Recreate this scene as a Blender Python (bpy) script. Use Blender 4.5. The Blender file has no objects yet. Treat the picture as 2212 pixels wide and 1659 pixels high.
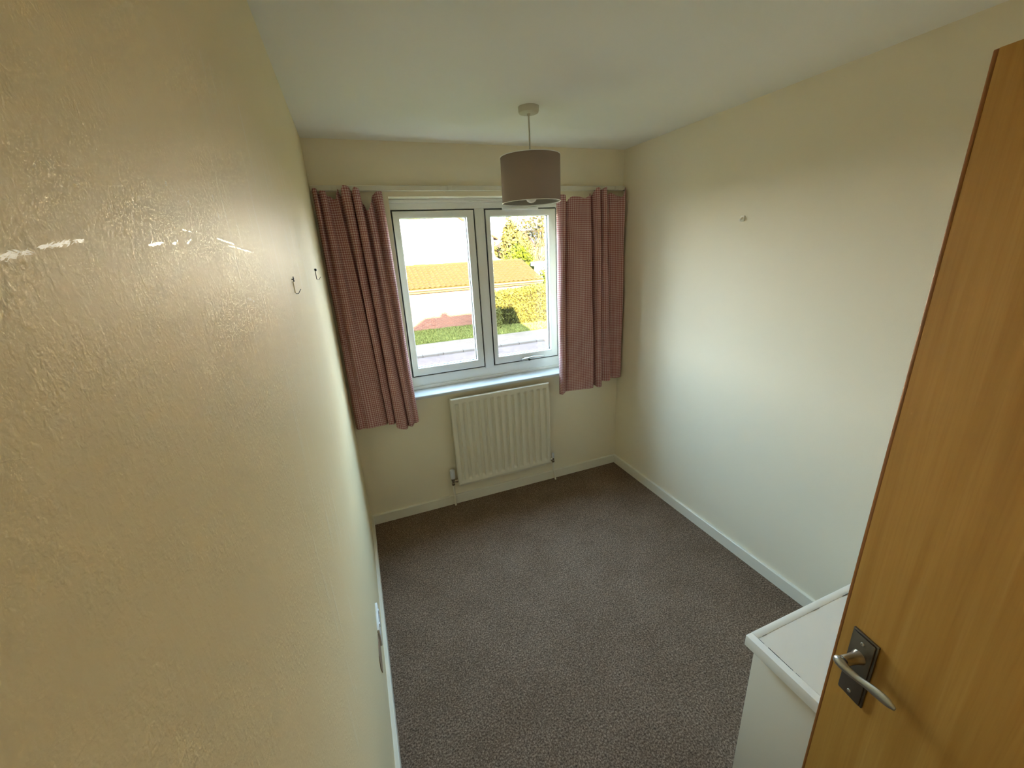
import bpy, bmesh, math, random
from mathutils import Vector, Matrix

random.seed(7)
S = bpy.context.scene
COL = S.collection

# ------------------------------------------------------------------ camera
F_PX = 877.53
cam_d = bpy.data.cameras.new('camera')
cam = bpy.data.objects.new('camera', cam_d)
COL.objects.link(cam)
Rm = ((0.9301568, 0.3307949, 0.1593205), (-0.3636972, 0.8895910, 0.2763190), (-0.0503252, -0.3149644, 0.9477683))
cam.matrix_world = Matrix(((Rm[0][0], Rm[0][2], -Rm[0][1], 0.1221),
                           (Rm[1][0], Rm[1][2], -Rm[1][1], -2.5844),
                           (Rm[2][0], Rm[2][2], -Rm[2][1], 1.7570),
                           (0, 0, 0, 1)))
cam_d.sensor_fit = 'HORIZONTAL'
cam_d.sensor_width = 36.0
cam_d.lens = 36.0 * F_PX / 2212.0
cam_d.clip_start = 0.01
cam_d.clip_end = 500
S.camera = cam

# ------------------------------------------------------------------ light
SUN_EL = math.radians(13.0)
SUN_AZ = math.atan(0.233)            # light travels towards +y, a little towards +x
w = bpy.data.worlds.new('world')
S.world = w
w.use_nodes = True
nt = w.node_tree
nt.nodes.clear()
wo = nt.nodes.new('ShaderNodeOutputWorld')
bg = nt.nodes.new('ShaderNodeBackground')
# thin high haze over a blue winter sky: pale at the horizon, bluer overhead, the same all round
tcs = nt.nodes.new('ShaderNodeTexCoord')
sep = nt.nodes.new('ShaderNodeSeparateXYZ')
nt.links.new(tcs.outputs['Generated'], sep.inputs[0])
skr = nt.nodes.new('ShaderNodeValToRGB')
for _i, (_p, _c) in enumerate([(0.0, (0.95, 0.97, 0.96)), (0.14, (0.74, 0.88, 1.0)), (0.42, (0.48, 0.73, 1.0)), (1.0, (0.46, 0.70, 1.0))]):
    if _i > 1:
        skr.color_ramp.elements.new(_p)
    skr.color_ramp.elements[_i].position = _p
    skr.color_ramp.elements[_i].color = (*_c, 1)
nt.links.new(sep.outputs[2], skr.inputs[0])
nt.links.new(skr.outputs[0], bg.inputs[0])
bg.inputs[1].default_value = 2.5
nt.links.new(bg.outputs[0], wo.inputs[0])

sun_d = bpy.data.lights.new('sun', 'SUN')
sun_d.energy = 19.0
sun_d.color = (1.0, 0.86, 0.62)
sun_d.angle = math.radians(0.53)
sun = bpy.data.objects.new('sun', sun_d)
COL.objects.link(sun)
_d = Vector((math.sin(SUN_AZ) * math.cos(SUN_EL), math.cos(SUN_AZ) * math.cos(SUN_EL), -math.sin(SUN_EL)))
sun.rotation_euler = _d.to_track_quat('-Z', 'Y').to_euler()
sun.location = (-6, -25, 14)

por_d = bpy.data.lights.new('window_portal', 'AREA')     # guides sky sampling through the window, gives off nothing itself
por_d.shape = 'RECTANGLE'
por_d.size = 1.13
por_d.size_y = 1.19
por_d.cycles.is_portal = True
por = bpy.data.objects.new('window_portal', por_d)
COL.objects.link(por)
por.location = (0.965, 0.24, 1.475)
por.rotation_euler = (-math.pi / 2, 0, 0)

S.view_settings.view_transform = 'Standard'
S.view_settings.look = 'None'
S.view_settings.gamma = 1.0
S.view_settings.use_curve_mapping = False
S.view_settings.exposure = 3.62
S.cycles.use_denoising = True
S.cycles.use_adaptive_sampling = True
S.cycles.adaptive_threshold = 0.06
S.cycles.adaptive_min_samples = 16
S.cycles.max_bounces = 10
S.cycles.diffuse_bounces = 7
S.cycles.glossy_bounces = 4
S.cycles.transparent_max_bounces = 12
S.cycles.caustics_reflective = False
S.cycles.caustics_refractive = False
S.cycles.sample_clamp_indirect = 6.0

# ------------------------------------------------------------------ helpers
RW = 1.974          # room width
RH = 2.35           # ceiling height
RD = -2.95          # partition with the doorway


def lin(r, g, b):
    f = lambda c: (c / 12.92) if c <= 0.04045 else ((c + 0.055) / 1.055) ** 2.4
    return (f(r / 255.0), f(g / 255.0), f(b / 255.0), 1.0)


class NT:
    """small wrapper for building a node tree"""
    def __init__(self, name):
        self.m = bpy.data.materials.new(name)
        self.m.use_nodes = True
        self.t = self.m.node_tree
        self.t.nodes.clear()
        self.out = self.n('ShaderNodeOutputMaterial')
        self.b = self.n('ShaderNodeBsdfPrincipled')
        self.l(self.b.outputs[0], self.out.inputs[0])

    def n(self, k, **kw):
        x = self.t.nodes.new(k)
        for a, v in kw.items():
            setattr(x, a, v)
        return x

    def l(self, a, b):
        self.t.links.new(a, b)

    def val(self, s, v):
        if hasattr(v, 'is_output') or isinstance(v, bpy.types.NodeSocket):
            self.l(v, s)
        else:
            s.default_value = v

    def math(self, op, a, b=0.0, c=None, clamp=False):
        x = self.n('ShaderNodeMath', operation=op, use_clamp=clamp)
        self.val(x.inputs[0], a)
        self.val(x.inputs[1], b)
        if c is not None:
            self.val(x.inputs[2], c)
        return x.outputs[0]

    def mix(self, fac, a, b, mode='MIX'):
        x = self.n('ShaderNodeMix', data_type='RGBA', blend_type=mode)
        self.val(x.inputs[0], fac)
        self.val(x.inputs[6], a)
        self.val(x.inputs[7], b)
        return x.outputs[2]

    def coord(self, which='Object', scale=(1, 1, 1)):
        tc = self.n('ShaderNodeTexCoord')
        mp = self.n('ShaderNodeMapping')
        mp.inputs['Scale'].default_value = scale
        self.l(tc.outputs[which], mp.inputs[0])
        return mp.outputs[0]

    def noise(self, vec, scale, detail=3.0, rough=0.5, dist=0.0):
        x = self.n('ShaderNodeTexNoise')
        self.l(vec, x.inputs['Vector'])
        x.inputs['Scale'].default_value = scale
        x.inputs['Detail'].default_value = detail
        x.inputs['Roughness'].default_value = rough
        x.inputs['Distortion'].default_value = dist
        return x.outputs[0]

    def ramp(self, fac, *stops):
        x = self.n('ShaderNodeValToRGB')
        e = x.color_ramp.elements
        while len(e) < len(stops):
            e.new(0.5)
        for i, (p, c) in enumerate(stops):
            e[i].position = p
            e[i].color = c if len(c) == 4 else (*c, 1)
        self.l(fac, x.inputs[0])
        return x.outputs[0]

    def bump(self, h, strength=0.3, dist=0.002, prev=None):
        x = self.n('ShaderNodeBump')
        x.inputs['Strength'].default_value = strength
        x.inputs['Distance'].default_value = dist
        self.l(h, x.inputs['Height'])
        if prev is not None:
            self.l(prev, x.inputs['Normal'])
        return x.outputs[0]

    def set(self, color=None, rough=None, metal=None, normal=None, spec=None, **kw):
        b = self.b
        if color is not None:
            self.val(b.inputs['Base Color'], color)
        if rough is not None:
            self.val(b.inputs['Roughness'], rough)
        if metal is not None:
            self.val(b.inputs['Metallic'], metal)
        if normal is not None:
            self.l(normal, b.inputs['Normal'])
        if spec is not None:
            self.val(b.inputs['Specular IOR Level'], spec)
        for k, v in kw.items():
            self.val(b.inputs[k], v)
        return self.m


def plain(name, col, rough=0.5, metal=0.0, var=0.04, scale=30.0, bump=0.0, bdist=0.001, spec=0.5):
    """a paint or metal with a little procedural unevenness"""
    n = NT(name)
    v = n.coord()
    f = n.noise(v, scale, 3)
    a = [max(0, c * (1 - var)) for c in col[:3]] + [1]
    b = [min(1, c * (1 + var)) for c in col[:3]] + [1]
    c = n.mix(f, tuple(a), tuple(b))
    nm = n.bump(f, bump, bdist) if bump else None
    return n.set(color=c, rough=rough, metal=metal, normal=nm, spec=spec)


def link(o, parent=None, origin=None):
    COL.objects.link(o)
    if parent is not None:
        o.parent = parent
        if origin is not None:
            o.matrix_parent_inverse = Matrix.Translation(-Vector(origin))
    return o


def tag(o, label=None, cat=None, group=None, kind=None):
    if label:
        o['label'] = label
    if cat:
        o['category'] = cat
    if group:
        o['group'] = group
    if kind:
        o['kind'] = kind
    return o


def empty(name, loc, label=None, cat=None, group=None, kind=None):
    o = bpy.data.objects.new(name, None)
    o.empty_display_size = 0.05
    o.location = loc
    COL.objects.link(o)
    return tag(o, label, cat, group, kind)


def finish(name, bm, mat, parent=None, smooth=None, recalc=True):
    """bmesh in world space -> object; children keep world-space vertices below an unrotated Empty"""
    if recalc:
        bmesh.ops.recalc_face_normals(bm, faces=bm.faces)
    me = bpy.data.meshes.new(name)
    bm.to_mesh(me)
    bm.free()
    me.materials.append(mat)
    o = bpy.data.objects.new(name, me)
    link(o, parent, origin=(root_loc(parent) if parent is not None else None))
    if smooth is not None:
        for p in me.polygons:
            p.use_smooth = True
        if smooth < 3.0:
            try:
                me.set_sharp_from_angle(angle=smooth)
            except Exception:
                pass
    return o


LOCAL = set()       # names of roots whose children are given in local space


def root_loc(o):
    if o.name in LOCAL:
        return (0, 0, 0)
    if o.parent is not None:
        return root_loc_sum(o)
    return tuple(o.location)


def root_loc_sum(o):
    # a mesh part sits at identity below its root, so its own world matrix is identity
    return (0, 0, 0) if o.type == 'MESH' else tuple(o.location)


def add_box(bm, lo, hi, bevel=0.0, seg=2):
    lo = Vector(lo)
    hi = Vector(hi)
    vs = [bm.verts.new((lo.x if i & 1 == 0 else hi.x, lo.y if i & 2 == 0 else hi.y, lo.z if i & 4 == 0 else hi.z)) for i in range(8)]
    fs = [(0, 2, 3, 1), (4, 5, 7, 6), (0, 1, 5, 4), (2, 6, 7, 3), (0, 4, 6, 2), (1, 3, 7, 5)]
    faces = [bm.faces.new([vs[i] for i in f]) for f in fs]
    if bevel > 0:
        es = list({e for f in faces for e in f.edges})
        bmesh.ops.bevel(bm, geom=es, offset=bevel, segments=seg, affect='EDGES', profile=0.5)
    return vs


def box(name, lo, hi, mat, parent=None, bevel=0.0, seg=2):
    bm = bmesh.new()
    add_box(bm, lo, hi, bevel, seg)
    return finish(name, bm, mat, parent, smooth=(0.6 if bevel else None))


def add_lathe(bm, prof, c, n=32, axis='Z', close=True):
    """prof: list of (radius, height); axis Z, X or Y through c"""
    rings = []
    for r, h in prof:
        ring = []
        for i in range(n):
            a = 2 * math.pi * i / n
            p = (r * math.cos(a), r * math.sin(a), h)
            if axis == 'X':
                p = (p[2], p[0], p[1])
            elif axis == 'Y':
                p = (p[0], p[2], p[1])
            ring.append(bm.verts.new((c[0] + p[0], c[1] + p[1], c[2] + p[2])))
        rings.append(ring)
    for a, b in zip(rings, rings[1:]):
        for i in range(n):
            bm.faces.new((a[i], a[(i + 1) % n], b[(i + 1) % n], b[i]))
    if close:
        bm.faces.new(rings[0])
        bm.faces.new(rings[-1])


def lathe(name, prof, c, mat, parent=None, n=32, axis='Z', close=True, smooth=0.7):
    bm = bmesh.new()
    add_lathe(bm, prof, c, n, axis, close)
    return finish(name, bm, mat, parent, smooth=smooth)


def add_tube(bm, pts, rad, n=8, cap=True):
    """sweep; rad is a number or a list of (ra, rb) radii pairs"""
    pts = [Vector(p) for p in pts]
    N = len(pts)
    rings = []
    up = None
    for i, p in enumerate(pts):
        t = (pts[min(i + 1, N - 1)] - pts[max(i - 1, 0)]).normalized()
        if up is None:
            up = t.orthogonal().normalized()
        up = (up - t * up.dot(t))
        up = up.normalized() if up.length > 1e-6 else t.orthogonal().normalized()
        side = t.cross(up)
        r = rad[i] if isinstance(rad, (list, tuple)) else rad
        ra, rb = r if isinstance(r, (list, tuple)) else (r, r)
        rings.append([bm.verts.new(p + up * (ra * math.cos(2 * math.pi * k / n)) + side * (rb * math.sin(2 * math.pi * k / n))) for k in range(n)])
    for a, b in zip(rings, rings[1:]):
        for i in range(n):
            bm.faces.new((a[i], a[(i + 1) % n], b[(i + 1) % n], b[i]))
    if cap:
        bm.faces.new(rings[0])
        bm.faces.new(rings[-1])


def tube(name, pts, rad, mat, parent=None, n=10, smooth=0.9):
    bm = bmesh.new()
    add_tube(bm, pts, rad, n)
    return finish(name, bm, mat, parent, smooth=smooth)


def add_prism(bm, poly, lo, hi, axis='X'):
    """extrude a 2-D polygon along an axis; poly in the two other axes in order"""
    def P(a, b, c):
        return {'X': (c, a, b), 'Y': (a, c, b), 'Z': (a, b, c)}[axis]
    A = [bm.verts.new(P(a, b, lo)) for a, b in poly]
    B = [bm.verts.new(P(a, b, hi)) for a, b in poly]
    n = len(poly)
    bm.faces.new(A)
    bm.faces.new(B[::-1])
    for i in range(n):
        bm.faces.new((A[i], B[i], B[(i + 1) % n], A[(i + 1) % n]))


def prism(name, poly, lo, hi, mat, parent=None, axis='X', smooth=None):
    bm = bmesh.new()
    add_prism(bm, poly, lo, hi, axis)
    return finish(name, bm, mat, parent, smooth=smooth)


def catmull(P, n):
    out = []
    for i in range(len(P) - 1):
        p0 = P[max(i - 1, 0)]
        p1 = P[i]
        p2 = P[i + 1]
        p3 = P[min(i + 2, len(P) - 1)]
        for k in range(n):
            t = k / n
            out.append(tuple(0.5 * ((2 * b) + (-a + c) * t + (2 * a - 5 * b + 4 * c - d) * t * t + (-a + 3 * b - 3 * c + d) * t ** 3)
                             for a, b, c, d in zip(p0, p1, p2, p3)))
    out.append(tuple(P[-1]))
    return out


# ------------------------------------------------------------------ materials of the room
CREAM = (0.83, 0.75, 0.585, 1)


def wall_paint(name, col, bump=0.25, rough=0.62, fine=260.0, spec=0.35):
    n = NT(name)
    v = n.coord()
    big = n.noise(v, 2.2, 3)
    f = n.noise(v, fine, 3, 0.6)
    c = n.mix(big, tuple(x * 0.97 for x in col[:3]) + (1,), tuple(min(1, x * 1.02) for x in col[:3]) + (1,))
    nm = n.bump(f, bump, 0.001)
    return n.set(color=c, rough=rough, normal=nm, spec=spec)


M_wall = wall_paint('cream_wall_paint', CREAM)
M_ceil = wall_paint('white_ceiling_paint', (0.87, 0.85, 0.80, 1), bump=0.2, rough=0.75, fine=180)
M_gloss = plain('cream_gloss_woodwork', (0.79, 0.745, 0.63, 1), rough=0.35, var=0.03, scale=14, bump=0.05)


def left_wall_material():
    n = NT('cream_satin_wall_paint_scuffed')
    tc = n.n('ShaderNodeTexCoord')
    sp = n.n('ShaderNodeSeparateXYZ')
    n.l(tc.outputs['Object'], sp.inputs[0])
    Y, Z = sp.outputs[1], sp.outputs[2]
    v = tc.outputs['Object']
    big = n.noise(v, 2.6, 3)
    blotch = n.noise(v, 9.0, 4, 0.6)
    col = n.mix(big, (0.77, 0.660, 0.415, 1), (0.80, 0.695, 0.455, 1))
    # roller texture: two sizes of orange peel, stronger in patches
    v2 = n.coord('Object', (1, 0.9, 0.85))
    peel = n.noise(v2, 380, 3, 0.6, 0.2)
    lump = n.noise(v2, 170, 2.5, 0.55, 0.25)
    patch = n.ramp(blotch, (0.35, (0.25, 0.25, 0.25)), (0.65, (1, 1, 1)))
    h = n.math('ADD', n.math('MULTIPLY', n.ramp(lump, (0.45, (0, 0, 0)), (0.72, (1, 1, 1))), patch), n.math('MULTIPLY', peel, 0.55))
    # runs in the paint: long upright streaks nearer the window
    v3 = n.coord('Object', (1, 26, 1.7))
    runs = n.noise(v3, 2.2, 3, 0.55)
    runm = n.ramp(runs, (0.56, (0, 0, 0)), (0.72, (1, 1, 1)))
    where = n.math('MULTIPLY', n.math('GREATER_THAN', Y, -2.02), n.math('MULTIPLY', n.math('GREATER_THAN', Z, 0.9), n.math('LESS_THAN', Z, 2.0)))
    runm = n.math('MULTIPLY', runm, where)
    col = n.mix(n.math('MULTIPLY', runm, 0.35), col, (0.86, 0.81, 0.68, 1))
    nm = n.bump(h, 0.36, 0.0007)
    nm = n.bump(runm, 0.35, 0.0012, nm)
    rough = n.math('SUBTRACT', 0.52, n.math('MULTIPLY', runm, 0.10))
    return n.set(color=col, rough=rough, normal=nm, spec=0.32)


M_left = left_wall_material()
M_scrape = plain('scraped_pale_paint', (0.96, 0.93, 0.82, 1), rough=0.30, var=0.06, scale=300)


def carpet_material():
    n = NT('grey_brown_twist_carpet')
    v = n.coord()
    f1 = n.noise(v, 150, 3, 0.65)
    f2 = n.noise(v, 110, 3, 0.6)
    f3 = n.noise(v, 5.0, 4, 0.6)
    f4 = n.noise(v, 40, 2, 0.5)
    c = n.ramp(f1, (0.30, (0.048, 0.031, 0.020)), (0.50, (0.178, 0.124, 0.088)), (0.70, (0.385, 0.295, 0.225)))
    c2 = n.ramp(f4, (0.38, (0.92, 0.92, 0.90)), (0.62, (1.06, 1.03, 1.0)))
    c = n.mix(1.0, c, c2, 'MULTIPLY')
    worn = n.ramp(f3, (0.36, (0.90, 0.875, 0.85)), (0.62, (1.04, 1.03, 1.03)))
    c = n.mix(1.0, c, worn, 'MULTIPLY')
    h = n.math('ADD', n.math('MULTIPLY', f1, 0.6), f2)
    nm = n.bump(h, 0.6, 0.004)
    return n.set(color=c, rough=0.95, normal=nm, spec=0.1)


M_carpet = carpet_material()


def wood_material():
    n = NT('honey_beech_veneer')
    v = n.coord('Object', (9.0, 9.0, 0.35))
    a = n.noise(v, 3.2, 4, 0.55, 0.6)
    v2 = n.coord('Object', (120, 120, 3.0))
    b = n.noise(v2, 2.0, 3, 0.6)
    v3 = n.coord('Object', (2.2, 2.2, 0.25))
    d = n.noise(v3, 2.0, 2)
    c = n.ramp(a, (0.30, (0.42, 0.215, 0.038)), (0.52, (0.495, 0.272, 0.056)), (0.72, (0.565, 0.33, 0.082)))
    c = n.mix(n.math('MULTIPLY', n.ramp(b, (0.45, (0, 0, 0)), (0.7, (1, 1, 1))), 0.28), c, (0.33, 0.145, 0.028, 1))
    c = n.mix(n.math('MULTIPLY', d, 0.30), c, (0.36, 0.165, 0.030, 1))
    nm = n.bump(b, 0.08, 0.0006)
    return n.set(color=c, rough=0.42, normal=nm, spec=0.45)


M_wood = wood_material()
M_lip = plain('dark_red_hardwood_lipping', (0.27, 0.095, 0.015, 1), rough=0.4, var=0.2, scale=25)
M_steel = plain('satin_nickel', (0.56, 0.53, 0.48, 1), rough=0.30, metal=1.0, var=0.05, scale=60)
M_plate = plain('dark_aged_nickel_plate', (0.17, 0.145, 0.12, 1), rough=0.38, metal=0.85, var=0.12, scale=40)
M_chrome = plain('chrome_brass', (0.62, 0.58, 0.52, 1), rough=0.12, metal=1.0, var=0.03)
M_black = plain('black_iron_pin', (0.012, 0.010, 0.009, 1), rough=0.5, var=0.1)
M_brass = plain('dull_brass', (0.62, 0.50, 0.28, 1), rough=0.35, metal=0.7, var=0.08)
M_strap = plain('pale_brass_strap', (0.80, 0.72, 0.48, 1), rough=0.3, var=0.05)
M_upvc = plain('white_upvc', (0.80, 0.81, 0.80, 1), rough=0.28, var=0.015, scale=8)
M_gasket = plain('black_rubber_gasket', (0.014, 0.013, 0.012, 1), rough=0.6, var=0.1)
M_sill = plain('white_painted_sill', (0.58, 0.60, 0.61, 1), rough=0.3, var=0.02, scale=10)
M_rad = plain('cream_radiator_enamel', (0.77, 0.72, 0.60, 1), rough=0.33, var=0.02, scale=18, bump=0.03)
M_whiteplastic = plain('white_plastic', (0.80, 0.80, 0.79, 1), rough=0.35, var=0.02)
M_greyplastic = plain('pale_grey_plastic', (0.66, 0.65, 0.68, 1), rough=0.4, var=0.03)
M_rail = plain('white_track_plastic', (0.74, 0.70, 0.60, 1), rough=0.4, var=0.04, scale=20)
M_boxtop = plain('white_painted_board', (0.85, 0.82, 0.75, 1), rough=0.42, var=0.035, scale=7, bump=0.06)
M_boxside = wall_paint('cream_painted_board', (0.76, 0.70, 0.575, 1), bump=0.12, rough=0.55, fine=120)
M_crack = plain('dark_open_joint', (0.05, 0.045, 0.04, 1), rough=0.9, var=0.1)
M_plaster = plain('bare_brown_plaster', (0.30, 0.20, 0.125, 1), rough=0.9, var=0.15, scale=60, bump=0.3, bdist=0.002)


def glass_material(name='window_glass'):
    n = NT(name)
    n.t.nodes.remove(n.b)
    lw = n.n('ShaderNodeLayerWeight')
    lw.inputs[0].default_value = 0.5
    refl = n.math('ADD', 0.04, n.math('MULTIPLY', n.math('POWER', lw.outputs['Facing'], 5.0), 0.55))
    tr = n.n('ShaderNodeBsdfTransparent')
    tr.inputs[0].default_value = (0.95, 0.965, 0.955, 1)
    gl = n.n('ShaderNodeBsdfGlossy')
    gl.inputs['Roughness'].default_value = 0.02
    mx = n.n('ShaderNodeMixShader')
    n.l(refl, mx.inputs[0])
    n.l(tr.outputs[0], mx.inputs[1])
    n.l(gl.outputs[0], mx.inputs[2])
    n.l(mx.outputs[0], n.out.inputs[0])
    return n.m


M_glass = glass_material()
M_bulb = plain('pearl_bulb_glass', (0.80, 0.80, 0.79, 1), rough=0.25, var=0.01)


def gingham_material():
    n = NT('pink_gingham_cotton')
    tc = n.n('ShaderNodeTexCoord')
    sp = n.n('ShaderNodeSeparateXYZ')
    n.l(tc.outputs['UV'], sp.inputs[0])
    P = 0.0126

    def stripe(s):
        fr = n.math('FRACT', n.math('DIVIDE', s, P))
        return n.math('GREATER_THAN', fr, 0.46)
    a = stripe(sp.outputs[0])
    b = stripe(sp.outputs[1])
    k = n.math('MULTIPLY', n.math('ADD', a, b), 0.5)
    c = n.ramp(k, (0.0, (0.76, 0.615, 0.575)), (0.5, (0.53, 0.285, 0.275)), (1.0, (0.345, 0.108, 0.112)))
    weave = n.noise(n.coord('UV', (1, 1, 1)), 900, 2, 0.6)
    c = n.mix(n.math('MULTIPLY', weave, 0.25), c, (0.45, 0.27, 0.26, 1))
    nm = n.bump(weave, 0.25, 0.0006)
    m = n.set(color=c, rough=0.9, normal=nm, spec=0.15)
    # a little daylight comes through the cloth
    tl = n.n('ShaderNodeBsdfTranslucent')
    n.l(c, tl.inputs[0])
    mx = n.n('ShaderNodeMixShader')
    mx.inputs[0].default_value = 0.10
    n.l(n.b.outputs[0], mx.inputs[1])
    n.l(tl.outputs[0], mx.inputs[2])
    n.l(mx.outputs[0], n.out.inputs[0])
    return m


M_gingham = gingham_material()
M_lining = plain('cream_curtain_lining', (0.78, 0.75, 0.68, 1), rough=0.9, var=0.04, scale=80, bump=0.1)


def shade_fabric():
    n = NT('taupe_lampshade_fabric')
    v = n.coord('Object', (1, 1, 1))
    f = n.noise(v, 700, 2, 0.6)
    c = n.mix(f, (0.30, 0.226, 0.190, 1), (0.37, 0.288, 0.246, 1))
    nm = n.bump(f, 0.2, 0.0006)
    return n.set(color=c, rough=0.85, normal=nm, spec=0.2)


M_shade = shade_fabric()
M_shadein = plain('grey_shade_lining', (0.30, 0.27, 0.245, 1), rough=0.6, var=0.02)
M_rim = plain('white_shade_rim_tape', (0.85, 0.84, 0.82, 1), rough=0.4, var=0.02)
M_rose = plain('aged_cream_plastic', (0.56, 0.52, 0.42, 1), rough=0.4, var=0.03)

# ------------------------------------------------------------------ materials outside
def brick_material():
    n = NT('red_stock_brick')
    tc = n.n('ShaderNodeTexCoord')
    mp = n.n('ShaderNodeMapping')
    mp.inputs['Rotation'].default_value = (math.pi / 2, 0, 0)
    n.l(tc.outputs['Object'], mp.inputs[0])
    b = n.n('ShaderNodeTexBrick')
    n.l(mp.outputs[0], b.inputs['Vector'])
    b.inputs['Color1'].default_value = (0.130, 0.0420, 0.0230, 1)
    b.inputs['Color2'].default_value = (0.090, 0.0300, 0.0180, 1)
    b.inputs['Mortar'].default_value = (0.165, 0.080, 0.050, 1)
    b.inputs['Scale'].default_value = 1.0
    b.inputs['Mortar Size'].default_value = 0.010
    b.inputs['Brick Width'].default_value = 0.225
    b.inputs['Row Height'].default_value = 0.075
    return n.set(color=b.outputs[0], rough=0.9, spec=0.15)


M_brick = brick_material()
M_render = plain('white_render', (0.62, 0.60, 0.55, 1), rough=0.9, var=0.03, scale=5)
M_creamrender = plain('pale_yellow_render', (0.30, 0.26, 0.009, 1), rough=0.9, var=0.05, scale=5)
M_tile = plain('brown_concrete_roof_tile', (0.024, 0.0155, 0.0046, 1), rough=0.9, var=0.35, scale=3.0, spec=0.05)
M_tile2 = plain('red_clay_roof', (0.035, 0.015, 0.008, 1), rough=0.9, var=0.2, scale=4, spec=0.05)
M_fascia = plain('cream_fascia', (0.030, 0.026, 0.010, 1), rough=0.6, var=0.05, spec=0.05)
M_gutter = plain('dark_brown_gutter', (0.022, 0.014, 0.010, 1), rough=0.4, var=0.05)
M_solar = plain('solar_panel_glass', (0.020, 0.018, 0.022, 1), rough=0.3, var=0.1, spec=0.1)
M_asphalt = plain('worn_grey_asphalt', (0.068, 0.0450, 0.0375, 1), rough=0.95, var=0.35, scale=4.0, spec=0.02)
M_pave = plain('grey_pavement', (0.078, 0.0520, 0.0380, 1), rough=0.95, var=0.30, scale=5.0, spec=0.02)
M_kerb = plain('concrete_kerb', (0.070, 0.052, 0.042, 1), rough=0.9, var=0.2, scale=9.0, spec=0.02)
M_grass = plain('lawn_soil', (0.044, 0.041, 0.0080, 1), rough=0.95, var=0.35, scale=3.0, spec=0.02)
M_blade = plain('grass_blade', (0.090, 0.080, 0.0190, 1), rough=0.8, var=0.35, scale=2.0, spec=0.04)
M_ground = plain('garden_ground', (0.020, 0.020, 0.008, 1), rough=0.95, var=0.3, scale=0.7, spec=0.02)
M_hedge = plain('hedge_leaf', (0.040, 0.035, 0.0066, 1), rough=0.7, var=0.6, scale=5.0, spec=0.05)
M_hedgecore = plain('hedge_twig_core', (0.009, 0.0075, 0.003, 1), rough=0.95, var=0.3, scale=6, spec=0.02)
M_yew = plain('bright_green_leaf', (0.025, 0.031, 0.0022, 1), rough=0.6, var=0.4, scale=3.0, spec=0.05)
M_olive = plain('olive_conifer_leaf', (0.044, 0.037, 0.0110, 1), rough=0.7, var=0.5, scale=1.5, spec=0.05)
M_tan = plain('dry_tan_stems', (0.045, 0.031, 0.014, 1), rough=0.8, var=0.3, scale=3, spec=0.05)
M_bark = plain('tree_bark', (0.030, 0.024, 0.010, 1), rough=0.9, var=0.3, scale=6, spec=0.05)
M_ownbrick = plain('own_house_brick', (0.20, 0.11, 0.08, 1), rough=0.9, var=0.2, scale=6)
M_ownroof = plain('own_house_roof_tile', (0.10, 0.06, 0.045, 1), rough=0.9, var=0.2, scale=6)


# ------------------------------------------------------------------ the room
def struct(name, bm, mat, label=None, smooth=None):
    o = finish(name, bm, mat, None, smooth=smooth)
    return tag(o, label, None, None, 'structure')


END = -4.3                                   # far end of the landing behind the doorway
OX0, OX1, OZ0, OZ1 = 0.398, 1.533, 0.878, 2.072   # window opening

bm = bmesh.new()
add_box(bm, (-0.1, END, -0.12), (RW + 0.1, 0.0, 0.0))
floor = struct('floor', bm, M_carpet, 'grey-brown twist pile carpet covering the bedroom floor')

bm = bmesh.new()
add_box(bm, (-0.1, END, RH), (RW + 0.1, 0.0, RH + 0.12))
ceiling = struct('ceiling', bm, M_ceil, 'plain off-white painted ceiling')

bm = bmesh.new()
add_box(bm, (-0.1, END, 0.0), (0.0, 0.0, RH))
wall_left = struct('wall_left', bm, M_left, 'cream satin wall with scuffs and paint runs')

bm = bmesh.new()
add_box(bm, (RW, END, 0.0), (RW + 0.1, 0.0, RH))
wall_right = struct('wall_right', bm, M_wall, 'plain cream painted wall')

# window wall, the whole front of the house with the window hole in it
bm = bmesh.new()
HX0, HX1, HZ0, HZ1 = -1.9, 3.37, -2.6, 2.62
_ro = [(HX0, HZ0), (HX1, HZ0), (HX1, HZ1), (HX0, HZ1)]
_ri = [(OX0, OZ0 - 0.02), (OX1, OZ0 - 0.02), (OX1, OZ1), (OX0, OZ1)]
_v = [[[bm.verts.new((x, y, z)) for x, z in ring] for y in (0.0, 0.25)] for ring in (_ro, _ri)]
for k in range(4):
    j = (k + 1) % 4
    for s_ in (0, 1):
        bm.faces.new((_v[0][s_][k], _v[0][s_][j], _v[1][s_][j], _v[1][s_][k]))
    for r_ in (0, 1):
        bm.faces.new((_v[r_][0][k], _v[r_][0][j], _v[r_][1][j], _v[r_][1][k]))
wall_back = struct('wall_back', bm, M_wall, 'cream painted wall around the window')

# partition with the doorway, behind the camera
bm = bmesh.new()
DX0, DX1, DZ = 0.06, 0.868, 2.0
add_box(bm, (0.0, RD - 0.1, 0.0), (DX0, RD, RH))
add_box(bm, (DX1, RD - 0.1, 0.0), (RW, RD, RH))
add_box(bm, (DX0, RD - 0.1, DZ), (DX1, RD, RH))
wall_front = struct('wall_front', bm, M_wall, 'cream painted wall with the open doorway')
bm = bmesh.new()
add_box(bm, (-0.1, END - 0.1, 0.0), (RW + 0.1, END, RH))
wall_landing = struct('wall_landing', bm, M_wall, 'cream painted end wall of the landing')


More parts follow.
